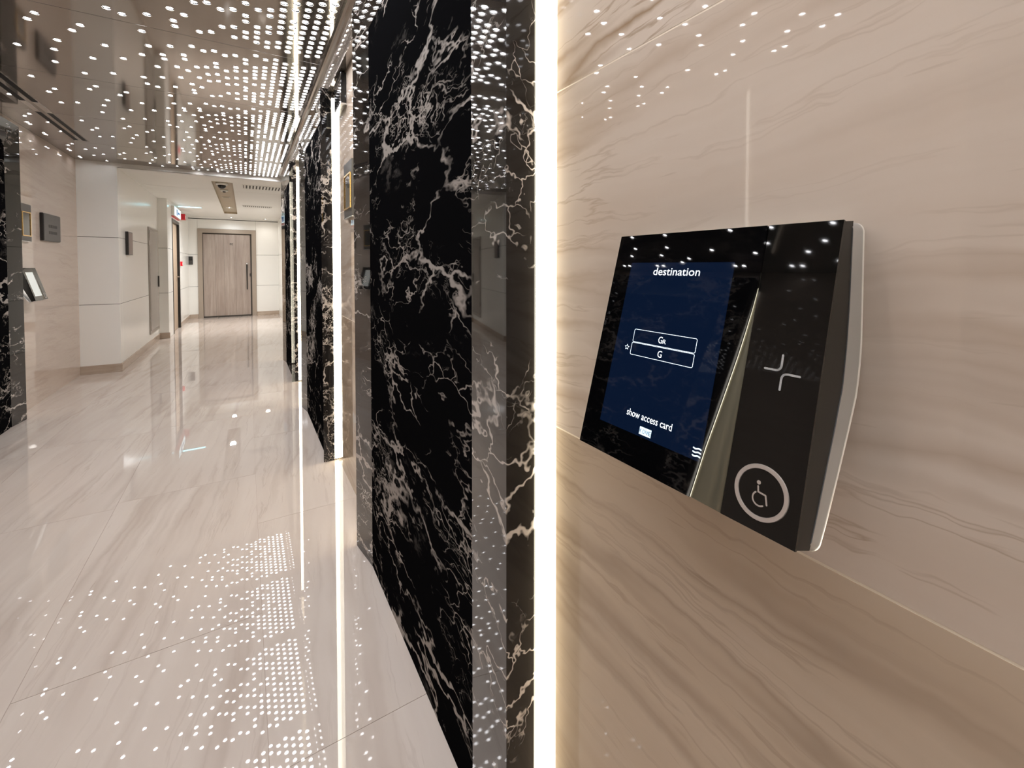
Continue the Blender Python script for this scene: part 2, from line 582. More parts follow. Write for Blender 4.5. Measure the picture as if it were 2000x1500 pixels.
HOLE, LENS, DEEP = 0.0164, 0.0112, 0.0040
NSEG = 12
CMIN, CMAX = -32, 8          # columns of cells in a panel
pan_x0, pan_x1 = X00 + (CMIN - 0.5) * SX, X00 + (CMAX - 0.5) * SX


def panel_geometry(ks_max, ybeg, yend):
    """flat sheet x = pan_x0..pan_x1, y = ybeg..yend (relative to seam) with round holes at the cells"""
    V, F = [], []

    def quad(x0, x1, y0, y1):
        if y1 - y0 < 1e-5:
            return
        n = len(V)
        V.extend([(x0, y0, 0), (x1, y0, 0), (x1, y1, 0), (x0, y1, 0)])
        F.append((n, n + 1, n + 2, n + 3))
    for c in range(CMIN, CMAX):
        x0, x1 = X00 + (c - 0.5) * SX, X00 + (c + 0.5) * SX
        y = ybeg
        for k_ in range(17):
            if (c, k_) not in cells:
                continue
            yc = (0.036 if c % 2 == 0 else 0.065) + k_ * SY
            a, b = yc - SY / 2, yc + SY / 2
            if a < ybeg or b > yend:
                continue
            quad(x0, x1, y, a)
            n = len(V)
            xc = (x0 + x1) / 2
            outer = []
            for i in range(NSEG):
                t = 2 * math.pi * (i + 0.5) / NSEG
                cx, sy_ = math.cos(t), math.sin(t)
                V.append((xc + HOLE * cx, yc + HOLE * sy_, 0))
            for i in range(NSEG):
                t = 2 * math.pi * (i + 0.5) / NSEG
                cx, sy_ = math.cos(t), math.sin(t)
                q = min((SX / 2) / max(abs(cx), 1e-6), (SY / 2) / max(abs(sy_), 1e-6))
                V.append((xc + q * cx, yc + q * sy_, 0))
            for i in range(NSEG):
                j = (i + 1) % NSEG
                F.append((n + i, n + j, n + NSEG + j, n + NSEG + i))
            # the four corners of the cell
            for sx in (-1, 1):
                for sy2 in (-1, 1):
                    cand = sorted(range(NSEG), key=lambda i: (V[n + NSEG + i][0] - (xc + sx * SX / 2)) ** 2 + (V[n + NSEG + i][1] - (yc + sy2 * SY / 2)) ** 2)[:2]
                    m_ = len(V)
                    V.append((xc + sx * SX / 2, yc + sy2 * SY / 2, 0))
                    F.append((n + NSEG + cand[0], m_, n + NSEG + cand[1]))
            y = b
        quad(x0, x1, y, yend)
    # plain margins: to the left wall and to the cornice
    quad(XL - 0.01, -1.392, ybeg, yend) if False else None
    return V, F


def lamp_mesh(cx, cy, V, F, MI, seg=10):
    """recessed cup, lens and thin rim of one pin light, ceiling at z=0, looking down"""
    n = len(V)
    for r, z in ((HOLE + 0.0022, -0.0006), (HOLE - 0.0006, -0.0006), (HOLE - 0.0006, 0.0), (LENS + 0.0012, DEEP), (LENS, DEEP - 0.0005), (LENS * 0.6, DEEP - 0.0026)):
        for i in range(seg):
            t = 2 * math.pi * i / seg
            V.append((cx + r * math.cos(t), cy + r * math.sin(t), z))
    mats = [1, 1, 0, 2, 2]
    for q in range(5):
        for i in range(seg):
            j = (i + 1) % seg
            F.append((n + q * seg + i, n + q * seg + j, n + (q + 1) * seg + j, n + (q + 1) * seg + i))
            MI.append(mats[q])
    F.append(tuple(n + 5 * seg + i for i in range(seg)))
    MI.append(2)


def proj(p):
    """image position of a world point, only used to rank which lamps show largest"""
    f = Vector((math.sin(YAW) * math.cos(PITCH), math.cos(YAW) * math.cos(PITCH), -math.sin(PITCH)))
    r = Vector((math.cos(YAW), -math.sin(YAW), 0))
    u = r.cross(f)
    q = Vector(p) - Vector((0, 0, H))
    z = q.dot(f)
    if z < 0.05:
        return None
    return 1000 + FPX * q.dot(r) / z, V0 - FPX * q.dot(u) / z, z


V, F, MI = [], [], []
lamp_mesh(0, 0, V, F, MI)
lamp_me = bpy.data.meshes.new('pin_light')
lamp_me.from_pydata(V, [], F)
for m in (M['cup'], M['rim'], M['pin']):
    lamp_me.materials.append(m)
lamp_me.polygons.foreach_set('material_index', MI)
_bm = bmesh.new()
_bm.from_mesh(lamp_me)
for _f in _bm.faces:          # all faces look down / inwards
    _f.normal_update()
    if _f.normal.z > 0.05:
        _f.normal_flip()
_bm.to_mesh(lamp_me)
_bm.free()

SLOT_X0, SLOT_X1, SLOT_Y0, SLOT_Y1 = -1.392, -1.278, 3.0, 5.76
lamps = []
n_pan = range(-6, 5)
pcache = None
for pi in n_pan:
    ys = SEAM + pi * TP
    ye = min(ys + TP, YJ)
    if ye - ys < 0.2:
        continue
    if pcache is None or ye - ys < TP - 0.01:
        V, F = panel_geometry(16, 0.0015, (ye - ys) - 0.0015)
        me = bpy.data.meshes.new('ceiling_panel')
        me.from_pydata(V, [], F)
        me.materials.append(M['bronze'])
        bm = bmesh.new()
        bm.from_mesh(me)
        bmesh.ops.remove_doubles(bm, verts=bm.verts, dist=1e-5)
        bmesh.ops.recalc_face_normals(bm, faces=bm.faces)
        for f_ in bm.faces:
            if f_.normal.z > 0:
                f_.normal_flip()
        bm.to_mesh(me)
        bm.free()
        pcache = me
    p = bpy.data.objects.new('ceiling_panel', pcache)
    COL.objects.link(p)
    p.parent = ce
    p.location = Vector((0, ys, ZC)) - ce.location
    for (c, k_) in cells:
        cx = X00 + c * SX
        cy = ys + (0.036 if c % 2 == 0 else 0.065) + k_ * SY
        if cy + SY / 2 > ye - 0.0015:
            continue
        q = proj((cx, cy, ZC))
        vis = q and -5 < q[0] < 2005 and -5 < q[1] < 1500 and q[0] < 725
        lamps.append((q[2] if vis else 99 + abs(cy), cx, cy, p))
lamps.sort(key=lambda t: t[0])
for d, cx, cy, p in lamps[:300]:
    o = bpy.data.objects.new('pin_light', lamp_me)
    COL.objects.link(o)
    o.parent = p
    o.location = Vector((cx, cy, ZC)) - wloc(p)
V, F, MI = [], [], []
for d, cx, cy, p in lamps[300:]:
    lamp_mesh(cx, cy - 2.0, V, F, MI, 8)
me = bpy.data.meshes.new('pin_lights_beyond')
me.from_pydata(V, [], F)
for m in (M['cup'], M['rim'], M['pin']):
    me.materials.append(m)
me.polygons.foreach_set('material_index', MI)
o = bpy.data.objects.new('far_pin_lights', me)
COL.objects.link(o)
o.parent = ce
o.location = Vector((0, 2.0, ZC)) - ce.location
o['kind'] = 'stuff'
# margins of the ceiling, the lamp void above and the end step
box('ceiling_void', (XL - 0.1, XR + 0.1, YB, YJ, ZC + 0.02, ZC + 0.05), M['gap'], ce)
box('ceiling_margin', (XL - 0.02, pan_x0 - 0.12, YB, YJ, ZC, ZC + 0.012), M['bronze'], ce)
box('ceiling_margin', (pan_x0 - 0.12 + 0.0, pan_x0 - 0.001, YB, YJ, ZC, ZC + 0.012), M['bronze'], ce)
box('ceiling_margin', (pan_x1 + 0.0005, XR + 0.05, YB, YJ, ZC, ZC + 0.012), M['bronze'], ce)

# linear slot air diffuser in the bronze ceiling
sd = empty('slot_diffuser', (-1.335, 4.4, ZC), 'twin dark linear air slots running along the bronze ceiling edge', 'air vent')
box('surround', (-1.386, -1.278, 2.9, 5.77, ZC - 0.0015, ZC - 0.0002), M['bronze'], sd)
for y0, y1 in ((2.92, 4.57), (4.84, 5.745)):
    for xc in (-1.300, -1.364):
        boxes('slot', [(xc - 0.017, xc + 0.017, y0, y1, ZC - 0.0022, ZC - 0.0016)], M['black'], sd)
for xc in (-1.300, -1.364):
    box('blank_plate', (xc - 0.017, xc + 0.017, 4.57, 4.84, ZC - 0.0026, ZC - 0.0016), M['chrome'], sd)

# rounded bronze cornice along the right wall
prof = [(XR, 2.345), (0.455, 2.345), (0.452, 2.352), (0.452, 2.375)]
for i in range(1, 9):
    a = math.pi / 2 * i / 8
    prof.append((0.452 - 0.055 * (1 - math.cos(a)), 2.375 + 0.074 * math.sin(a)))
prof += [(XR, 2.449)]
V = [(x, y, z) for y in (YB, YJ + 0.02) for x, z in prof]
n = len(prof)
F = [(i, (i + 1) % n, n + (i + 1) % n, n + i) for i in range(n)] + [tuple(range(n)), tuple(range(n, 2 * n))]
o = mk('trim_1', V, F, M['bronze'])
tag(o, 'bronze cornice rounding off the ceiling above the black portals', 'cornice', kind='structure')

# ------------------------------------------------------------------ elevator portals
def portal(num, y0, side, label):
    """side +1 on the right wall, -1 mirrored onto the left wall"""
    mx = (lambda x: x) if side > 0 else (lambda x: XL + (XR - x))
    xb, xd, xt = XR + 0.02, 0.434, 0.408
    ya, yb_, yc, yd = y0
    zd, zt = 2.205, 2.36
    e = empty('door_%d' % num, (mx(XR), (ya + yd) / 2, 0), label, 'elevator portal', kind='structure')

    def pc(name, v, f, m):
        return mk(name, [(mx(x), y, z) for x, y, z in v], f, m, e)
    hexa = [(0, 1, 3, 2), (4, 6, 7, 5), (0, 4, 5, 1), (2, 3, 7, 6), (0, 2, 6, 4), (1, 5, 7, 3)]
    # jambs: splayed slabs with mitred tops
    for (yo, yi) in ((ya, yb_), (yd, yc)):
        v = []
        for z in (0, 1):
            v += [(xt, yo, zt if z else 0), (xd, yi, zd if z else 0), (xb, yi, zd if z else 0), (xb, yo, zt if z else 0)]
        f = [(0, 1, 5, 4), (1, 2, 6, 5), (2, 3, 7, 6), (3, 0, 4, 7), (0, 3, 2, 1), (4, 5, 6, 7)]
        pc('jamb', v, f, M['black_polished'])
    # header
    v = [(xt, ya, zt), (xt, yd, zt), (xd, yb_, zd), (xd, yc, zd), (xb, ya, zt), (xb, yd, zt), (xb, yb_, zd), (xb, yc, zd)]
    pc('header', v, [(0, 1, 3, 2), (4, 6, 7, 5), (0, 4, 5, 1), (2, 3, 7, 6), (0, 2, 6, 4), (1, 5, 7, 3)], M['black_polished'])
    v, f = boxv(xd + 0.0005, xb, yb_, yc, 0, zd)
    pc('door_leaf', v, f, M['black_honed'])
    # cove light strips on the returns
    for yo, s in ((ya, -1), (yd, 1)):
        v, f = boxv(0.4740, XR - 0.0005, min(yo, yo + s * 0.005), max(yo, yo + s * 0.005), 0.012, 2.305)
        pc('light_strip', v, f, M['strip'] if side > 0 else M['strip_dim'])
    return e


portal(1, RIGHT[1], 1, 'black marble elevator portal nearest the destination touch panel')
portal(2, RIGHT[2], 1, 'second black marble elevator portal along the right wall')
portal(3, RIGHT[3], 1, 'third and farthest black marble elevator portal on the right wall')
portal(4, LEFT[2], -1, 'black marble elevator portal on the opposite wall beside the sign plates')
portal(5, LEFT[1], -1, 'second black portal of the opposite wall, seen only in reflections')
portal(6, LEFT[0], -1, 'third black portal of the opposite wall, seen only in reflections')
portal(7, RIGHT[0], 1, 'black portal on the right wall behind the viewer')

# ------------------------------------------------------------------ destination touch panel
TV = Vector((-0.0768, 0, -0.2752)).normalized()
NV = Vector((-0.9632, 0, 0.2688)).normalized()


def dest_panel(name, loc, rot, label, main=True):
    e = empty(name, loc, label, 'touch panel', 'destination touch panels')
    base = Vector((0.497, 0.178, 1.0))
    P0 = Vector((0.457, 0.178, 1.2912)) - base

    def G(a, s, off=0.0):      # a, s in mm on the glass plane
        return P0 + Vector((0, a / 1000, 0)) + TV * (s / 1000) + NV * off

    def sub(nm, verts, faces, mats, parent, smooth=False, mi=None, lab=None):
        vs = [Vector(v) for v in verts]
        lo = Vector((min(v[i] for v in vs) for i in range(3)))
        hi = Vector((max(v[i] for v in vs) for i in range(3)))
        c = (lo + hi) / 2
        me = bpy.data.meshes.new(nm)
        me.from_pydata([v - c for v in vs], [], faces)
        for m in (mats if isinstance(mats, list) else [mats]):
            me.materials.append(m)
        if mi:
            me.polygons.foreach_set('material_index', mi)
        bm = bmesh.new()
        bm.from_mesh(me)
        bmesh.ops.recalc_face_normals(bm, faces=bm.faces)
        bm.to_mesh(me)
        bm.free()
        if smooth:
            me.polygons.foreach_set('use_smooth', [True] * len(me.polygons))
        o = bpy.data.objects.new(nm, me)
        COL.objects.link(o)
        o.parent = parent
        off = Vector((0, 0, 0)) if parent is e else Vector(parent.location)
        o.location = c - off
        if lab:
            o['label'] = lab
        return o

    def plate(nm, poly, off0, off1, mat, parent, lab=None):
        """polygon on the glass plane, extruded from off0 to off1 along the normal"""
        n = len(poly)
        v = [G(a, s, off1) for a, s in poly] + [G(a, s, off0) for a, s in poly]
        f = [tuple(range(n)), tuple(range(n, 2 * n))] + [(i, (i + 1) % n, n + (i + 1) % n, n + i) for i in range(n)]
        return sub(nm, v, f, mat, parent, lab=lab)

    def stroke(nm, pts, wd, off, mat, parent, closed=False, lab=None, th=0.00025):
        """flat line of width wd (mm) through points of the glass plane, round joins"""
        V, F = [], []
        pts = [Vector((a, s)) for a, s in pts]
        m = len(pts)
        segs = [(i, i + 1) for i in range(m - 1)] + ([(m - 1, 0)] if closed else [])
        for i, j in segs:
            d = (pts[j] - pts[i])
            if d.length < 1e-6:
                continue
            d.normalize()
            q = Vector((-d.y, d.x)) * wd / 2
            n = len(V)
            for p in (pts[i] + q, pts[i] - q, pts[j] - q, pts[j] + q):
                V.append(G(p.x, p.y, off))
            F.append((n, n + 1, n + 2, n + 3))
        for p in pts:
            n = len(V)
            for t in range(10):
                V.append(G(p.x + wd / 2 * math.cos(t * math.pi / 5), p.y + wd / 2 * math.sin(t * math.pi / 5), off + 0.00001))
            F.append(tuple(range(n, n + 10)))
        return sub(nm, V, F, mat, parent, lab=lab)

    def text(nm, body, a_c, s_base, width, capref, off, mat, parent, slant=0.0):
        cu = bpy.data.curves.new(nm, 'FONT')
        cu.body = body
        cu.size = 1.0
        cu.resolution_u = 4
        t = bpy.data.objects.new(nm, cu)
        COL.objects.link(t)
        dg = bpy.context.evaluated_depsgraph_get()
        me0 = t.evaluated_get(dg).to_mesh()
        vs = [Vector(v.co) for v in me0.vertices]
        fs = [tuple(p.vertices) for p in me0.polygons]
        x0, x1 = min(v.x for v in vs), max(v.x for v in vs)
        kx = width / (x1 - x0)
        ky = capref / 0.72
        pts = [G(a_c - ((v.x - (x0 + x1) / 2) * kx + slant * v.y * ky), s_base - v.y * ky, off) for v in vs]
        t.evaluated_get(dg).to_mesh_clear()
        bpy.data.objects.remove(t)
        bpy.data.curves.remove(cu)
        return sub(nm, pts, fs, mat, parent)

    # silver back plate: flat on the wall, then folding forward towards its foot
    back = [(1.2912, -0.0), (1.285, 0.0), (1.2166, 0.0), (1.175, -0.0005), (1.1585, -0.0025), (1.145, -0.005), (1.130, -0.0085),
            (1.115, -0.0155), (1.0926, -0.027), (1.0581, -0.0455), (1.025, -0.0645), (1.006, -0.0765), (1.0005, -0.080)]
    front = [(1.2912, -0.0215), (1.2872, -0.022), (1.2177, -0.0256), (1.178, -0.0295), (1.162, -0.0325), (1.150, -0.0345), (1.138, -0.037),
             (1.124, -0.0430), (1.104, -0.0505), (1.0700, -0.0655), (1.035, -0.0805), (1.013, -0.0905), (1.008, -0.093)]
    W, R = 0.2705, 0.009
    nst = 40
    def samp(pr, t):
        L = [0]
        for i in range(1, len(pr)):
            L.append(L[-1] + math.hypot(pr[i][0] - pr[i - 1][0], pr[i][1] - pr[i - 1][1]))
        d = t * L[-1]
        for i in range(1, len(pr)):
            if d <= L[i] + 1e-9:
                q = (d - L[i - 1]) / (L[i] - L[i - 1])
                return (pr[i - 1][0] + q * (pr[i][0] - pr[i - 1][0]), pr[i - 1][1] + q * (pr[i][1] - pr[i - 1][1])), d, L[-1]
        return pr[-1], L[-1], L[-1]
    ts = [0, .004, .009, .016, .025, .033] + [0.033 + (0.967 - 0.033) * i / 28 for i in range(1, 29)] + [.975, .984, .991, .996, 1.0]
    V, F, MI = [], [], []
    layers = (0.0, 0.07, 0.93, 1.0)     # back rim, body, front
    ring_n = 8
    for t in ts:
        (zb, xb_), d, Lb = samp(back, t)
        (zf, xf_), _, _ = samp(front, t)
        e_ = min(d, Lb - d)
        ins = R - math.sqrt(max(0, R * R - (R - min(e_, R)) ** 2))
        for q in layers:
            x, z = xb_ + (xf_ - xb_) * q, zb + (zf - zb) * q
            V.append((x, ins - (0.0007 if q == 0 else 0), z - 1.0))
        for q in reversed(layers):
            x, z = xb_ + (xf_ - xb_) * q, zb + (zf - zb) * q
            V.append((x, W - ins + (0.0007 if q == 0 else 0), z - 1.0))
    for i in range(len(ts) - 1):
        for j in range(ring_n):
            j2 = (j + 1) % ring_n
            F.append((i * ring_n + j, i * ring_n + j2, (i + 1) * ring_n + j2, (i + 1) * ring_n + j))
            MI.append(1 if j in (0, 6) else 0)
    F += [tuple(range(ring_n)), tuple((len(ts) - 1) * ring_n + j for j in range(ring_n))]
    MI += [1, 1]
    sub('back_plate', V, F, [M['silver'], M['silver_rim']], e, True, MI, 'folded satin silver back plate')
    bp = [o for o in e.children if o.name.startswith('back_plate')][0]
    md = bp.modifiers.new('edges', 'EDGE_SPLIT')
    md.split_angle = math.radians(35)
    # black case between plate and glass
    prf = [(zf, xf_ + 0.0015) for zf, xf_ in front]
    pts2 = [(z - 1.0, x) for z, x in prf] + [(P0.z + TV.z * 0.2852 - NV.z * 0.0032, P0.x + TV.x * 0.2852 - NV.x * 0.0032), (P0.z - NV.z * 0.0032 - 0.0003, P0.x - NV.x * 0.0032)]
    n = len(pts2)
    V = [(x, y, z) for y in (0.0008, 0.2697) for z, x in pts2]
    F = [(i, (i + 1) % n, n + (i + 1) % n, n + i) for i in range(n)] + [tuple(range(n)), tuple(range(n, 2 * n))]
    sub('case', V, F, M['case'], e)
    # glass with a right edge that curves away from the reader cover
    edge = [(67.4, 0), (66.6, 18), (65.9, 36), (66.2, 50), (67.0, 66), (69.2, 88), (72.2, 112), (75.8, 137), (80.2, 163), (86.0, 196), (92.9, 234), (100.4, 285.6)]
    glass = plate('glass_front', [(270.3, 0)] + edge + [(269.2, 285.6)], -0.0030, 0.0, M['glass'], e)
    cover = plate('reader_cover', [(65.4, 0), (0.3, 0), (0.3, 285.6), (65.7, 285.6)], -0.0030, 0.0, M['cover'], e, 'black card reader cover with silver symbols')
    # satin light guide between them, deeper along the glass edge
    V, F = [], []
    for a, s in edge[3:]:
        V += [G(a + 1.0, s, -0.0029), G(a + (66.0 - a) * 0.45, s, -0.0020), G(65.9, s, -0.0006), G(65.9, s, -0.0029)]
    for i in range(len(edge[3:]) - 1):
        b_ = i * 4
        F += [(b_, b_ + 1, b_ + 5, b_ + 4), (b_ + 1, b_ + 2, b_ + 6, b_ + 5), (b_ + 2, b_ + 3, b_ + 7, b_ + 6)]
    guide = sub('light_guide', V, F, M['guide'], e, True, None, 'glowing satin wedge')
    V, F = [], []
    for a, s in edge[4:]:
        V += [G(a - 0.05, s, -0.0016), G(a - 0.05, s, -0.0028)]
    for i in range(len(edge[4:]) - 1):
        F.append((2 * i, 2 * i + 1, 2 * i + 3, 2 * i + 2))
    sub('light_line', V, F, M['glow'], guide)
    # display
    scr = [(241.5, 38.8), (94.6, 38.8), (94.6, 249.5), (239.5, 249.5)]
    # the lower right corner of the picture is cut by the curved glass edge
    scr = [(240.5, 38.8), (94.9, 38.8), (94.9, 240.0), (96.0, 249.5), (240.5, 249.5)]
    if not main:
        disp = plate('display', scr, 0.00005, 0.00012, M['display_reflection'], e, 'display with a painted pale reflection')
    else:
        disp = plate('display', scr, 0.00005, 0.00012, M['display'], e, 'dark blue display')
        text('title_lettering', 'destination', 167.8, 55.0, 66.5, 10.2, 0.0003, M['letters'], disp)
        text('prompt_lettering', 'show access card', 166.4, 230.8, 65.5, 8.4, 0.0003, M['letters'], disp)

        def rrect(a0, a1, s0, s1, r):
            p = []
            for (ca, cs, st) in ((a0 - r, s0 + r, 0), (a1 + r, s0 + r, 1), (a1 + r, s1 - r, 2), (a0 - r, s1 - r, 3)):
                for i in range(5):
                    t = math.pi / 2 * (st + i / 4)
                    p.append((ca + r * math.cos(t), cs - r * math.sin(t)))
            return p
        stroke('floor_button', rrect(212.3, 122.5, 126.4, 142.4, 1.8), 0.62, 0.0003, M['lines'], disp, True)
        stroke('floor_button', rrect(212.6, 122.6, 143.4, 158.6, 1.8), 0.62, 0.0003, M['lines'], disp, True)
        text('floor_lettering', 'G', 170.6, 138.6, 5.9, 8.2, 0.0003, M['letters'], disp)
        text('floor_lettering', 'R', 164.6, 138.6, 4.3, 5.4, 0.0003, M['letters'], disp)
        text('floor_lettering', 'G', 167.9, 155.2, 5.9, 8.2, 0.0003, M['letters'], disp)
        st = []
        for i in range(10):
            r = 3.4 if i % 2 == 0 else 1.6
            t = math.pi / 2 + i * math.pi / 5
            st.append((219.6 + r * math.cos(t), 150.8 - r * math.sin(t)))
        stroke('star_icon', st, 0.55, 0.0003, M['lines'], disp, True)
        # four letter tiles of the maker's mark
        for i, ch in enumerate('KONE'):
            a1 = 175.8 - i * 4.28
            tile_ = plate('logo_tile', [(a1, 238.0), (a1 - 4.1, 238.0), (a1 - 4.1, 246.8), (a1, 246.8)], 0.0002, 0.0003, M['logo'], disp)
            text('logo_letter', ch, a1 - 2.05, 244.9, 3.1, 5.0, 0.0005, M['logo_ink'], disp)
        for i in range(3):
            s = 237.6 + 3.7 * i
            pts = []
            for q in range(9):
                pts.append((104.4 - 8.6 * q / 8, s + 0.55 * math.sin(q / 8 * 2 * math.pi)))
            stroke('menu_icon', pts, 1.5, 0.0003, M['logo'], disp)
        # reader symbol: two rounded corners
        def corner(p0, pc, p1, r):
            p0, pc, p1 = Vector(p0), Vector(pc), Vector(p1)
            d0, d1 = (p0 - pc).normalized(), (p1 - pc).normalized()
            A, B = pc + d0 * r, pc + d1 * r
            out = [p0]
            for i in range(9):
                t = i / 8
                out.append(A * (1 - t) ** 2 + pc * 2 * t * (1 - t) + B * t * t)
            return [(v.x, v.y) for v in out + [p1]]
        stroke('reader_symbol', corner((32.7, 128.6), (32.6, 143.2), (47.0, 143.2), 5.5), 1.9, 0.0003, M['print'], cover)
        stroke('reader_symbol', corner((16.2, 145.2), (31.2, 145.2), (31.2, 160.2), 5.5), 1.9, 0.0003, M['print'], cover)
    # accessible-call button: raised ring, black disc, wheelchair symbol
    ca, cs, ro, ri = 33.4, 252.4, 23.8, 19.7
    V, F = [], []
    sg = 48
    ringp = [(ro, 0.0), (ro - 0.35, 0.0010), (ri + 0.35, 0.0010), (ri, 0.0)]
    for r, off in ringp:
        for i in range(sg):
            t = 2 * math.pi * i / sg
            V.append(G(ca + r * math.cos(t), cs + r * math.sin(t), off))
    for q in range(3):
        for i in range(sg):
            j = (i + 1) % sg
            F.append((q * sg + i, q * sg + j, (q + 1) * sg + j, (q + 1) * sg + i))
    ring = sub('call_button', V, F, M['ring'], e, False, None, 'silver ring button with a wheelchair symbol')
    disc = [(ca + (ri - 0.2) * math.cos(2 * math.pi * i / sg), cs + (ri - 0.2) * math.sin(2 * math.pi * i / sg)) for i in range(sg)]
    plate('button_cap', disc, 0.0, 0.0005, M['cover'], ring)
    if main:
        hd = [(35.9 + 1.75 * math.cos(i * math.pi / 8), 244.6 + 1.75 * math.sin(i * math.pi / 8)) for i in range(16)]
        plate('wheelchair_symbol', hd, 0.0005, 0.0008, M['ring'], ring)
        stroke('wheelchair_symbol', [(35.9, 247.8), (35.1, 252.4), (28.6, 253.2), (26.6, 260.6)], 1.5, 0.0008, M['ring'], ring)
        arc = []
        for i in range(17):
            t = math.radians(-50 + 178 * i / 16)
            arc.append((33.4 + 5.9 * math.cos(t), 257.9 + 5.9 * math.sin(t)))
        stroke('wheelchair_symbol', arc, 1.4, 0.0008, M['ring'], ring)
    e.rotation_euler = (0, 0, rot)
    return e


dest_panel('destination_panel', (XR - 0.0004, 0.178, 1.0), 0.0, 'black elevator destination touch panel reading destination, on beige marble')
dest_panel('destination_panel', (XL + 0.0004, 5.47, 0.94), math.pi, 'distant grey touch panel leaning out of the opposite wall below the plaque', False)

# ------------------------------------------------------------------ hall indicators, lantern and plaques
def indicator(x, side, yc, z0, z1, label, half=0.105):
    """side +1: on right wall facing -X"""
    s = -side
    e = empty('hall_indicator', (x, yc, (z0 + z1) / 2), label, 'indicator')
    X = lambda d: x + s * d
    def b(nm, d0, d1, y0, y1, za, zb, m, lab=None):
        return box(nm, (min(X(d0), X(d1)), max(X(d0), X(d1)), y0, y1, za, zb), m, e, label=lab)
    b('case', 0.0003, 0.022, yc - half, yc + half, z0, z1, M['plaque'])
    b('trim', 0.0003, 0.0235, yc - half, yc + half, z0 - 0.005, z0, M['chrome'], 'chrome lower edge')
    zb, zt = z0 + 0.05, z1 - 0.075
    yi = half * 0.74
    b('screen', 0.022, 0.0235, yc - yi, yc + yi, zb, zt, M['screen_off'])
    fr = e
    g = 0.008
    boxes('frame', [(min(X(.022), X(.028)), max(X(.022), X(.028)), yc - yi - g, yc + yi + g, zt, zt + g),
                    (min(X(.022), X(.028)), max(X(.022), X(.028)), yc - yi - g, yc + yi + g, zb - g, zb),
                    (min(X(.022), X(.028)), max(X(.022), X(.028)), yc - yi - g, yc - yi, zb, zt),
                    (min(X(.022), X(.028)), max(X(.022), X(.028)), yc + yi, yc + yi + g, zb, zt)], M['brass'], e, 'gold rim')
    return e


indicator(XR, 1, 2.475, 1.512, 1.808, 'narrow wall indicator with gold rim between first and second portal')
indicator(XL, -1, 5.375, 1.462, 1.78, 'wall indicator with pale rim beside the opposite portal')
lt = empty('hall_lantern', (XR, 2.70, 2.25), 'small dark lantern box high on the wall above the gold-rimmed indicator', 'lantern')
box('case', (XR - 0.03, XR - 0.0003, 2.60, 2.81, 2.165, 2.335), M['screen_off'], lt, 0.002)
box('trim', (XR - 0.032, XR - 0.0003, 2.598, 2.812, 2.155, 2.164), M['chrome'], lt)

# lift-bank plaque on the opposite wall
pq = empty('wall_plaque', (XL, 5.955, 1.61), 'square grey bronze plaque with two dark lines of lettering', 'sign')
box('plate', (XL + 0.0003, XL + 0.024, 5.74, 6.17, 1.485, 1.745), M['dark'], pq, 0.003)
box('face', (XL + 0.024, XL + 0.028, 5.745, 6.165, 1.49, 1.74), M['plaque'], pq, 0.001)
for zc, ws in ((1.628, (0.05, 0.03, 0.045, 0.05)), (1.567, (0.04, 0.05, 0.03, 0.05))):
    bl, y = [], 5.86
    for wd in ws:
        bl.append((XL + 0.028, XL + 0.0288, y, y + wd, zc - 0.014, zc + 0.014))
        y += wd + 0.012
    boxes('lettering', bl, M['plaque_ink'], pq)
# room plaque on the corridor wall
rp = empty('room_plaque', (XC, 7.24, 1.53), 'tall narrow brown plaque on the white corridor wall', 'sign')
box('plate', (XC + 0.0003, XC + 0.030, 7.12, 7.36, 1.385, 1.675), M['dark'], rp, 0.002)
box('face', (XC + 0.030, XC + 0.032, 7.13, 7.35, 1.395, 1.665), plain('brown plaque face', srgb(108, 84, 74), 0.3), rp)

# grey flush cabinet door in the corridor wall
gc = empty('hose_cabinet', (XC, 9.0, 0.2), 'tall grey flush cabinet door in the white corridor wall', 'cabinet')
box('frame', (XC + 0.0003, XC + 0.010, 8.58, 9.42, 0.19, 1.845), plain('cabinet frame', srgb(140, 130, 120), 0.3), gc)
box('door', (XC + 0.010, XC + 0.014, 8.63, 9.37, 0.24, 1.80), M['grey_stone'], gc, 0.001)
box('handle', (XC + 0.014, XC + 0.032, 9.31, 9.335, 0.90, 1.08), M['dark'], gc, 0.002)
for z in (0.42, 1.55):
    box('hinge', (XC + 0.010, XC + 0.017, 8.60, 8.628, z, z + 0.09), M['chrome'], gc)

# ------------------------------------------------------------------ side doorway with exit sign
d8 = empty('door_8', (XD, 10.53, 0), 'tan wooden side door set deep in the white corridor wall', 'door', kind='structure')
boxes('door_frame', [(XD - 0.12, XD + 0.006, 10.03, 10.085, 0, 2.12), (XD - 0.12, XD + 0.006, 10.985, 11.04, 0, 2.12),
                     (XD - 0.12, XD + 0.006, 10.085, 10.985, 2.06, 2.12)], M['dark'], d8)
box('door_leaf', (XD - 0.075, XD - 0.035, 10.087, 10.983, 0.006, 2.058), M['wood_tan'], d8)
box('back_panel', (XD - 0.16, XD - 0.125, 10.0, 11.07, 0, 2.2), M['gap'], d8)
boxes('door_handle', [(XD - 0.035, XD + 0.012, 10.88, 10.90, 1.02, 1.04), (XD - 0.002, XD + 0.012, 10.78, 10.90, 1.02, 1.04)], M['chrome'], d8)
ex = empty('exit_sign', (XD, 10.48, 2.16), 'lit blue-white exit sign above the side door', 'sign')
box('housing', (XD + 0.0003, XD + 0.045, 10.0, 10.92, 2.165, 2.345), M['white_plastic'], ex, 0.003)
box('face', (XD + 0.045, XD + 0.047, 10.02, 10.90, 2.18, 2.33), M['exit'], ex)
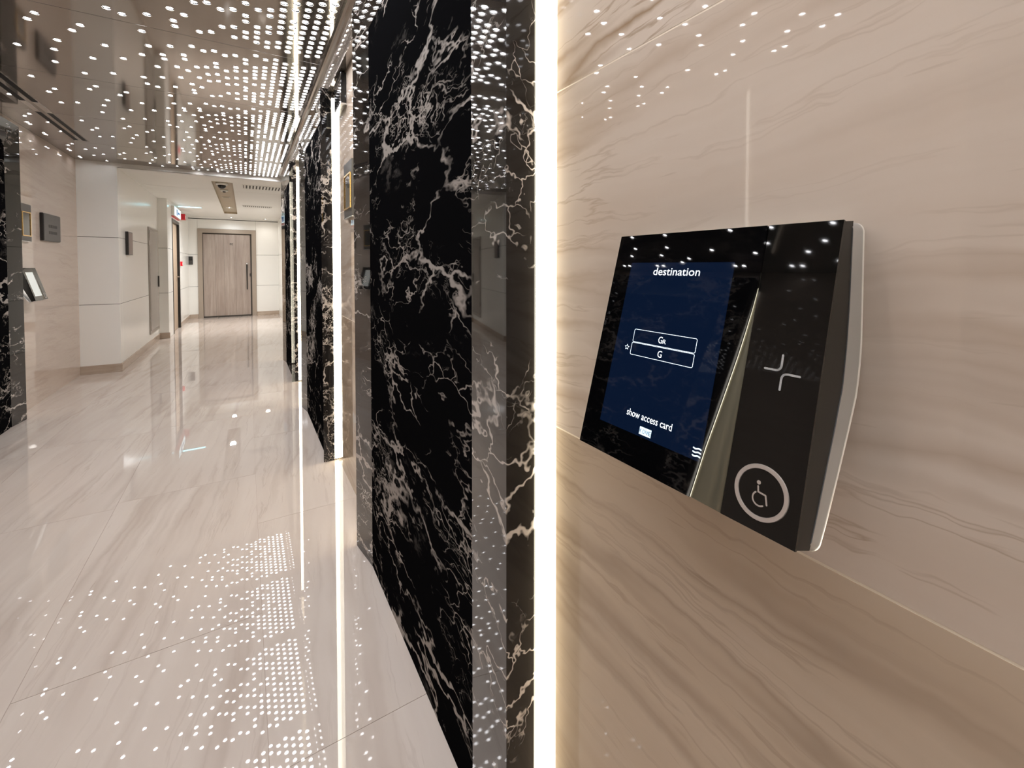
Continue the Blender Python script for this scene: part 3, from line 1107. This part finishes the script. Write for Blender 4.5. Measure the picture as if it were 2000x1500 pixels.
boxes('pictogram', [(XD + 0.047, XD + 0.048, 10.30, 10.42, 2.20, 2.31), (XD + 0.047, XD + 0.048, 10.48, 10.72, 2.235, 2.275)], M['exit_mark'], ex)
box('red_stripe', (XD + 0.0003, XD + 0.030, 10.0, 10.92, 2.150, 2.160), M['red'], ex)
cl = box('ceiling_light_line', (-1.10, -0.74, 10.60, 10.64, ZW - 0.006, ZW - 0.0003), M['cyan'])
tag(cl, 'thin cyan light line on the white ceiling near the exit sign', 'light')

# red alarm sounder and call point
al = empty('alarm_sounder', (XD, 11.25, 2.255), 'square red alarm sounder high on the wall near the exit sign', 'alarm')
box('housing', (XD + 0.0003, XD + 0.085, 11.20, 11.36, 2.195, 2.315), M['red'], al, 0.006)
cyl('grille', (XD + 0.085, 11.28, 2.255), 0.034, 0.030, 'x', 0.006, plain('white lens', srgb(240, 230, 226), 0.3), al, 16)
cp = empty('call_point', (XD, 11.2, 1.29), 'small red fire call point low on the wall beyond the side door', 'alarm')
box('housing', (XD + 0.0003, XD + 0.035, 11.13, 11.22, 1.245, 1.335), M['red'], cp, 0.004)
box('window', (XD + 0.035, XD + 0.037, 11.15, 11.20, 1.265, 1.315), M['white_plastic'], cp)

# ------------------------------------------------------------------ end door
d9 = empty('door_9', (-0.37, YE, 0), 'grey oak entrance door with tall pull handle at the corridor end', 'door', kind='structure')
boxes('door_frame', [(-0.965, -0.872, YE - 0.022, YE + 0.05, 0, 2.132), (0.132, 0.225, YE - 0.022, YE + 0.05, 0, 2.132),
                     (-0.872, 0.132, YE - 0.022, YE + 0.05, 2.036, 2.132)], M['frame'], d9)
boxes('stop', [(-0.872, -0.866, YE, YE + 0.05, 0, 2.036), (0.106, 0.132, YE + 0.0, YE + 0.05, 0, 2.036), (-0.866, 0.106, YE, YE + 0.05, 2.012, 2.036)], M['gap'], d9)
xs = [-0.864, -0.622, -0.44, -0.20, 0.104]
for i in range(4):
    box('door_plank', (xs[i] + 0.001, xs[i + 1] - 0.001, YE + 0.012, YE + 0.048, 0.034, 2.010), M['wood'], d9, 0.0008)
box('threshold', (-0.872, 0.132, YE - 0.004, YE + 0.05, 0.0005, 0.034), M['gap'], d9)
hd = cyl('pull_handle', (0.026, YE - 0.045, 0.66), 0.011, 0.016, 'z', 0.62, M['dark'], d9, 14, label='dark tapering pull handle')
boxes('handle_mount', [(0.018, 0.034, YE - 0.045, YE + 0.012, 0.72, 0.74), (0.018, 0.034, YE - 0.045, YE + 0.012, 1.22, 1.24)], M['chrome'], hd)
lathe('handle_knob', (0.026, YE - 0.045, 1.275), [(0.004, 0), (0.02, 0.006), (0.026, 0.022), (0.02, 0.04), (0.004, 0.046)], 'z', M['chrome'], hd, 16)
boxes('lock', [(0.085, 0.1, YE + 0.004, YE + 0.012, 0.98, 1.06)], M['dark'], d9)
# door number: two small dark digits too blurred to read
boxes('door_number', [(-0.325, -0.317, YE + 0.008, YE + 0.012, 1.755, 1.800), (-0.325, -0.297, YE + 0.008, YE + 0.012, 1.794, 1.800), (-0.305, -0.297, YE + 0.008, YE + 0.012, 1.755, 1.800),
                      (-0.284, -0.256, YE + 0.008, YE + 0.012, 1.755, 1.761), (-0.284, -0.276, YE + 0.008, YE + 0.012, 1.755, 1.800), (-0.284, -0.256, YE + 0.008, YE + 0.012, 1.794, 1.800)], M['dark'], d9)
# access reader
ar = empty('access_reader', (-1.105, YE, 1.37), 'black access keypad on the white wall left of the end door', 'keypad')
box('housing', (-1.152, -1.062, YE - 0.025, YE - 0.0003, 1.276, 1.468), M['dark'], ar, 0.004)
box('screen', (-1.140, -1.074, YE - 0.027, YE - 0.025, 1.385, 1.455), M['screen_off'], ar)
for r in range(3):
    for c in range(3):
        box('key', (-1.138 + c * 0.023, -1.121 + c * 0.023, YE - 0.028, YE - 0.025, 1.292 + r * 0.028, 1.312 + r * 0.028), plain('grey key', srgb(96, 92, 88), 0.4) if (r, c) == (0, 0) else bpy.data.materials['grey key'], ar)

# ------------------------------------------------------------------ white ceiling of the end corridor
cw = empty('ceiling_corridor', (-0.4, 9.8, ZW), 'white plaster ceiling of the end corridor with a recessed joint', 'ceiling', kind='structure')
TX0, TX1, TY0, TY1 = -0.386, -0.140, 7.21, 11.5
box('ceiling_board', (XC - 0.004, XF + 0.1, YJ - 0.001, YJ + 0.02, ZW, ZC + 0.05), M['white_ceiling'], cw)
for y0, y1 in ((YJ + 0.0005, TY0), ):
    box('ceiling_board', (XL - 0.1, XF + 0.1, y0, y1, ZW, ZW + 0.03), M['white_ceiling'], cw)
for x0, x1 in ((XL - 0.1, TX0), (TX1, XF + 0.1)):
    box('ceiling_board', (x0, x1, TY0, 8.005, ZW, ZW + 0.03), M['white_ceiling'], cw)
    box('ceiling_board', (x0, x1, 8.015, TY1, ZW, ZW + 0.03), M['white_ceiling'], cw)
box('ceiling_board', (XL - 0.1, XF + 0.1, TY1, YE + 0.04, ZW, ZW + 0.03), M['white_ceiling'], cw)
box('ceiling_void', (XL - 0.1, XF + 0.1, YJ, YE + 0.1, ZW + 0.075, ZW + 0.1), M['gap'], cw)
# recessed service trough
tr = cw
boxes('trough_sides', [(TX0, TX0 + 0.004, TY0, TY1, ZW - 0.001, ZW + 0.045), (TX1 - 0.004, TX1, TY0, TY1, ZW - 0.001, ZW + 0.045),
                (TX0, TX1, TY0, TY0 + 0.004, ZW - 0.001, ZW + 0.045), (TX0, TX1, TY1 - 0.004, TY1, ZW - 0.001, ZW + 0.045)], M['trough'], tr)
box('trough_bed', (TX0 + 0.004, TX1 - 0.004, TY0 + 0.004, TY1 - 0.004, ZW + 0.030, ZW + 0.045), M['trough'], tr)
zb = ZW + 0.030
cm = empty('dome_camera', (-0.275, 7.48, zb), 'white dome security camera with black lens at the near end of the trough', 'camera')
lathe('base', (-0.275, 7.48, zb - 0.0003), [(0.01, 0), (0.075, 0), (0.075, -0.022), (0.06, -0.035), (0.01, -0.036)], 'z', M['white_plastic'], cm)
lathe('dome', (-0.275, 7.48, zb - 0.035), [(0.052, 0), (0.050, -0.016), (0.042, -0.032), (0.026, -0.045), (0.006, -0.050)], 'z', M['screen_off'], cm)
sm = empty('smoke_detector', (-0.270, 8.15, zb), 'round white smoke detector just behind the dome camera', 'detector')
lathe('body', (-0.27, 8.15, zb - 0.0003), [(0.01, 0), (0.055, 0), (0.055, -0.014), (0.04, -0.026), (0.01, -0.027)], 'z', M['white_plastic'], sm)
lathe('sensor', (-0.27, 8.15, zb - 0.0275), [(0.005, 0), (0.022, 0), (0.018, -0.012), (0.004, -0.013)], 'z', M['gap'], sm, 16)
sp = empty('speaker_grille', (-0.27, 9.0, zb), 'flat round ceiling speaker midway along the trough', 'speaker')
lathe('rim', (-0.27, 9.0, zb - 0.0003), [(0.01, 0), (0.06, 0), (0.06, -0.006), (0.052, -0.008), (0.01, -0.008)], 'z', M['white_plastic'], sp)
lathe('grille', (-0.27, 9.0, zb - 0.0085), [(0.005, 0), (0.048, 0), (0.046, -0.003), (0.005, -0.004)], 'z', M['trough'], sp)


def downlight(x, y, z, label, mat, color, energy):
    e = empty('downlight', (x, y, z), label, 'light', 'corridor downlights')
    lathe('bezel', (x, y, z - 0.0003), [(0.046, 0.0), (0.060, 0.0), (0.060, -0.006), (0.050, -0.009), (0.046, -0.006)], 'z', M['white_plastic'], e)
    lathe('lens', (x, y, z - 0.0005), [(0.008, 0.0), (0.045, 0.0), (0.043, -0.004), (0.008, -0.006)], 'z', mat, e)
    spot('lamp', (x, y, z - 0.02), energy, color, 165, 1.0, 0.05, e)


downlight(-0.268, 10.55, zb, 'bright downlight at the far end of the beige trough', M['down'], (0.97, 0.99, 1.0), 215)
downlight(-0.276, 12.36, ZW, 'cool downlight in the white ceiling above the end door', M['down_cool'], (0.90, 0.96, 1.0), 12)
downlight(0.43, 12.36, ZW, 'warm small downlight in the white ceiling right of the end door', M['down'], (1.0, 0.96, 0.90), 9)


def vent(x0, x1, y0, y1, label, nsl, split=None):
    e = empty('ceiling_vent', ((x0 + x1) / 2, (y0 + y1) / 2, ZW), label, 'air vent', 'ceiling vents')
    boxes('frame', [(x0, x1, y0, y0 + 0.015, ZW - 0.006, ZW - 0.0003), (x0, x1, y1 - 0.015, y1, ZW - 0.006, ZW - 0.0003),
                    (x0, x0 + 0.015, y0 + 0.015, y1 - 0.015, ZW - 0.006, ZW - 0.0003), (x1 - 0.015, x1, y0 + 0.015, y1 - 0.015, ZW - 0.006, ZW - 0.0003)], M['white_plastic'], e)
    box('backing', (x0 + 0.015, x1 - 0.015, y0 + 0.015, y1 - 0.015, ZW - 0.002, ZW - 0.0003), M['gap'], e)
    st = (x1 - x0 - 0.03) / nsl
    for i in range(nsl):
        xa = x0 + 0.015 + st * i
        box('slat', (xa + st * 0.2, xa + st * 0.75, y0 + 0.016, y1 - 0.016, ZW - 0.009, ZW - 0.0025), M['white_plastic'], e)


vent(-0.03, 0.50, 7.28, 7.62, 'wide slatted air vent in the white ceiling nearest the bronze ceiling', 12)
vent(-0.04, 0.46, 9.75, 9.98, 'smaller slatted air vent farther along the white ceiling', 14)
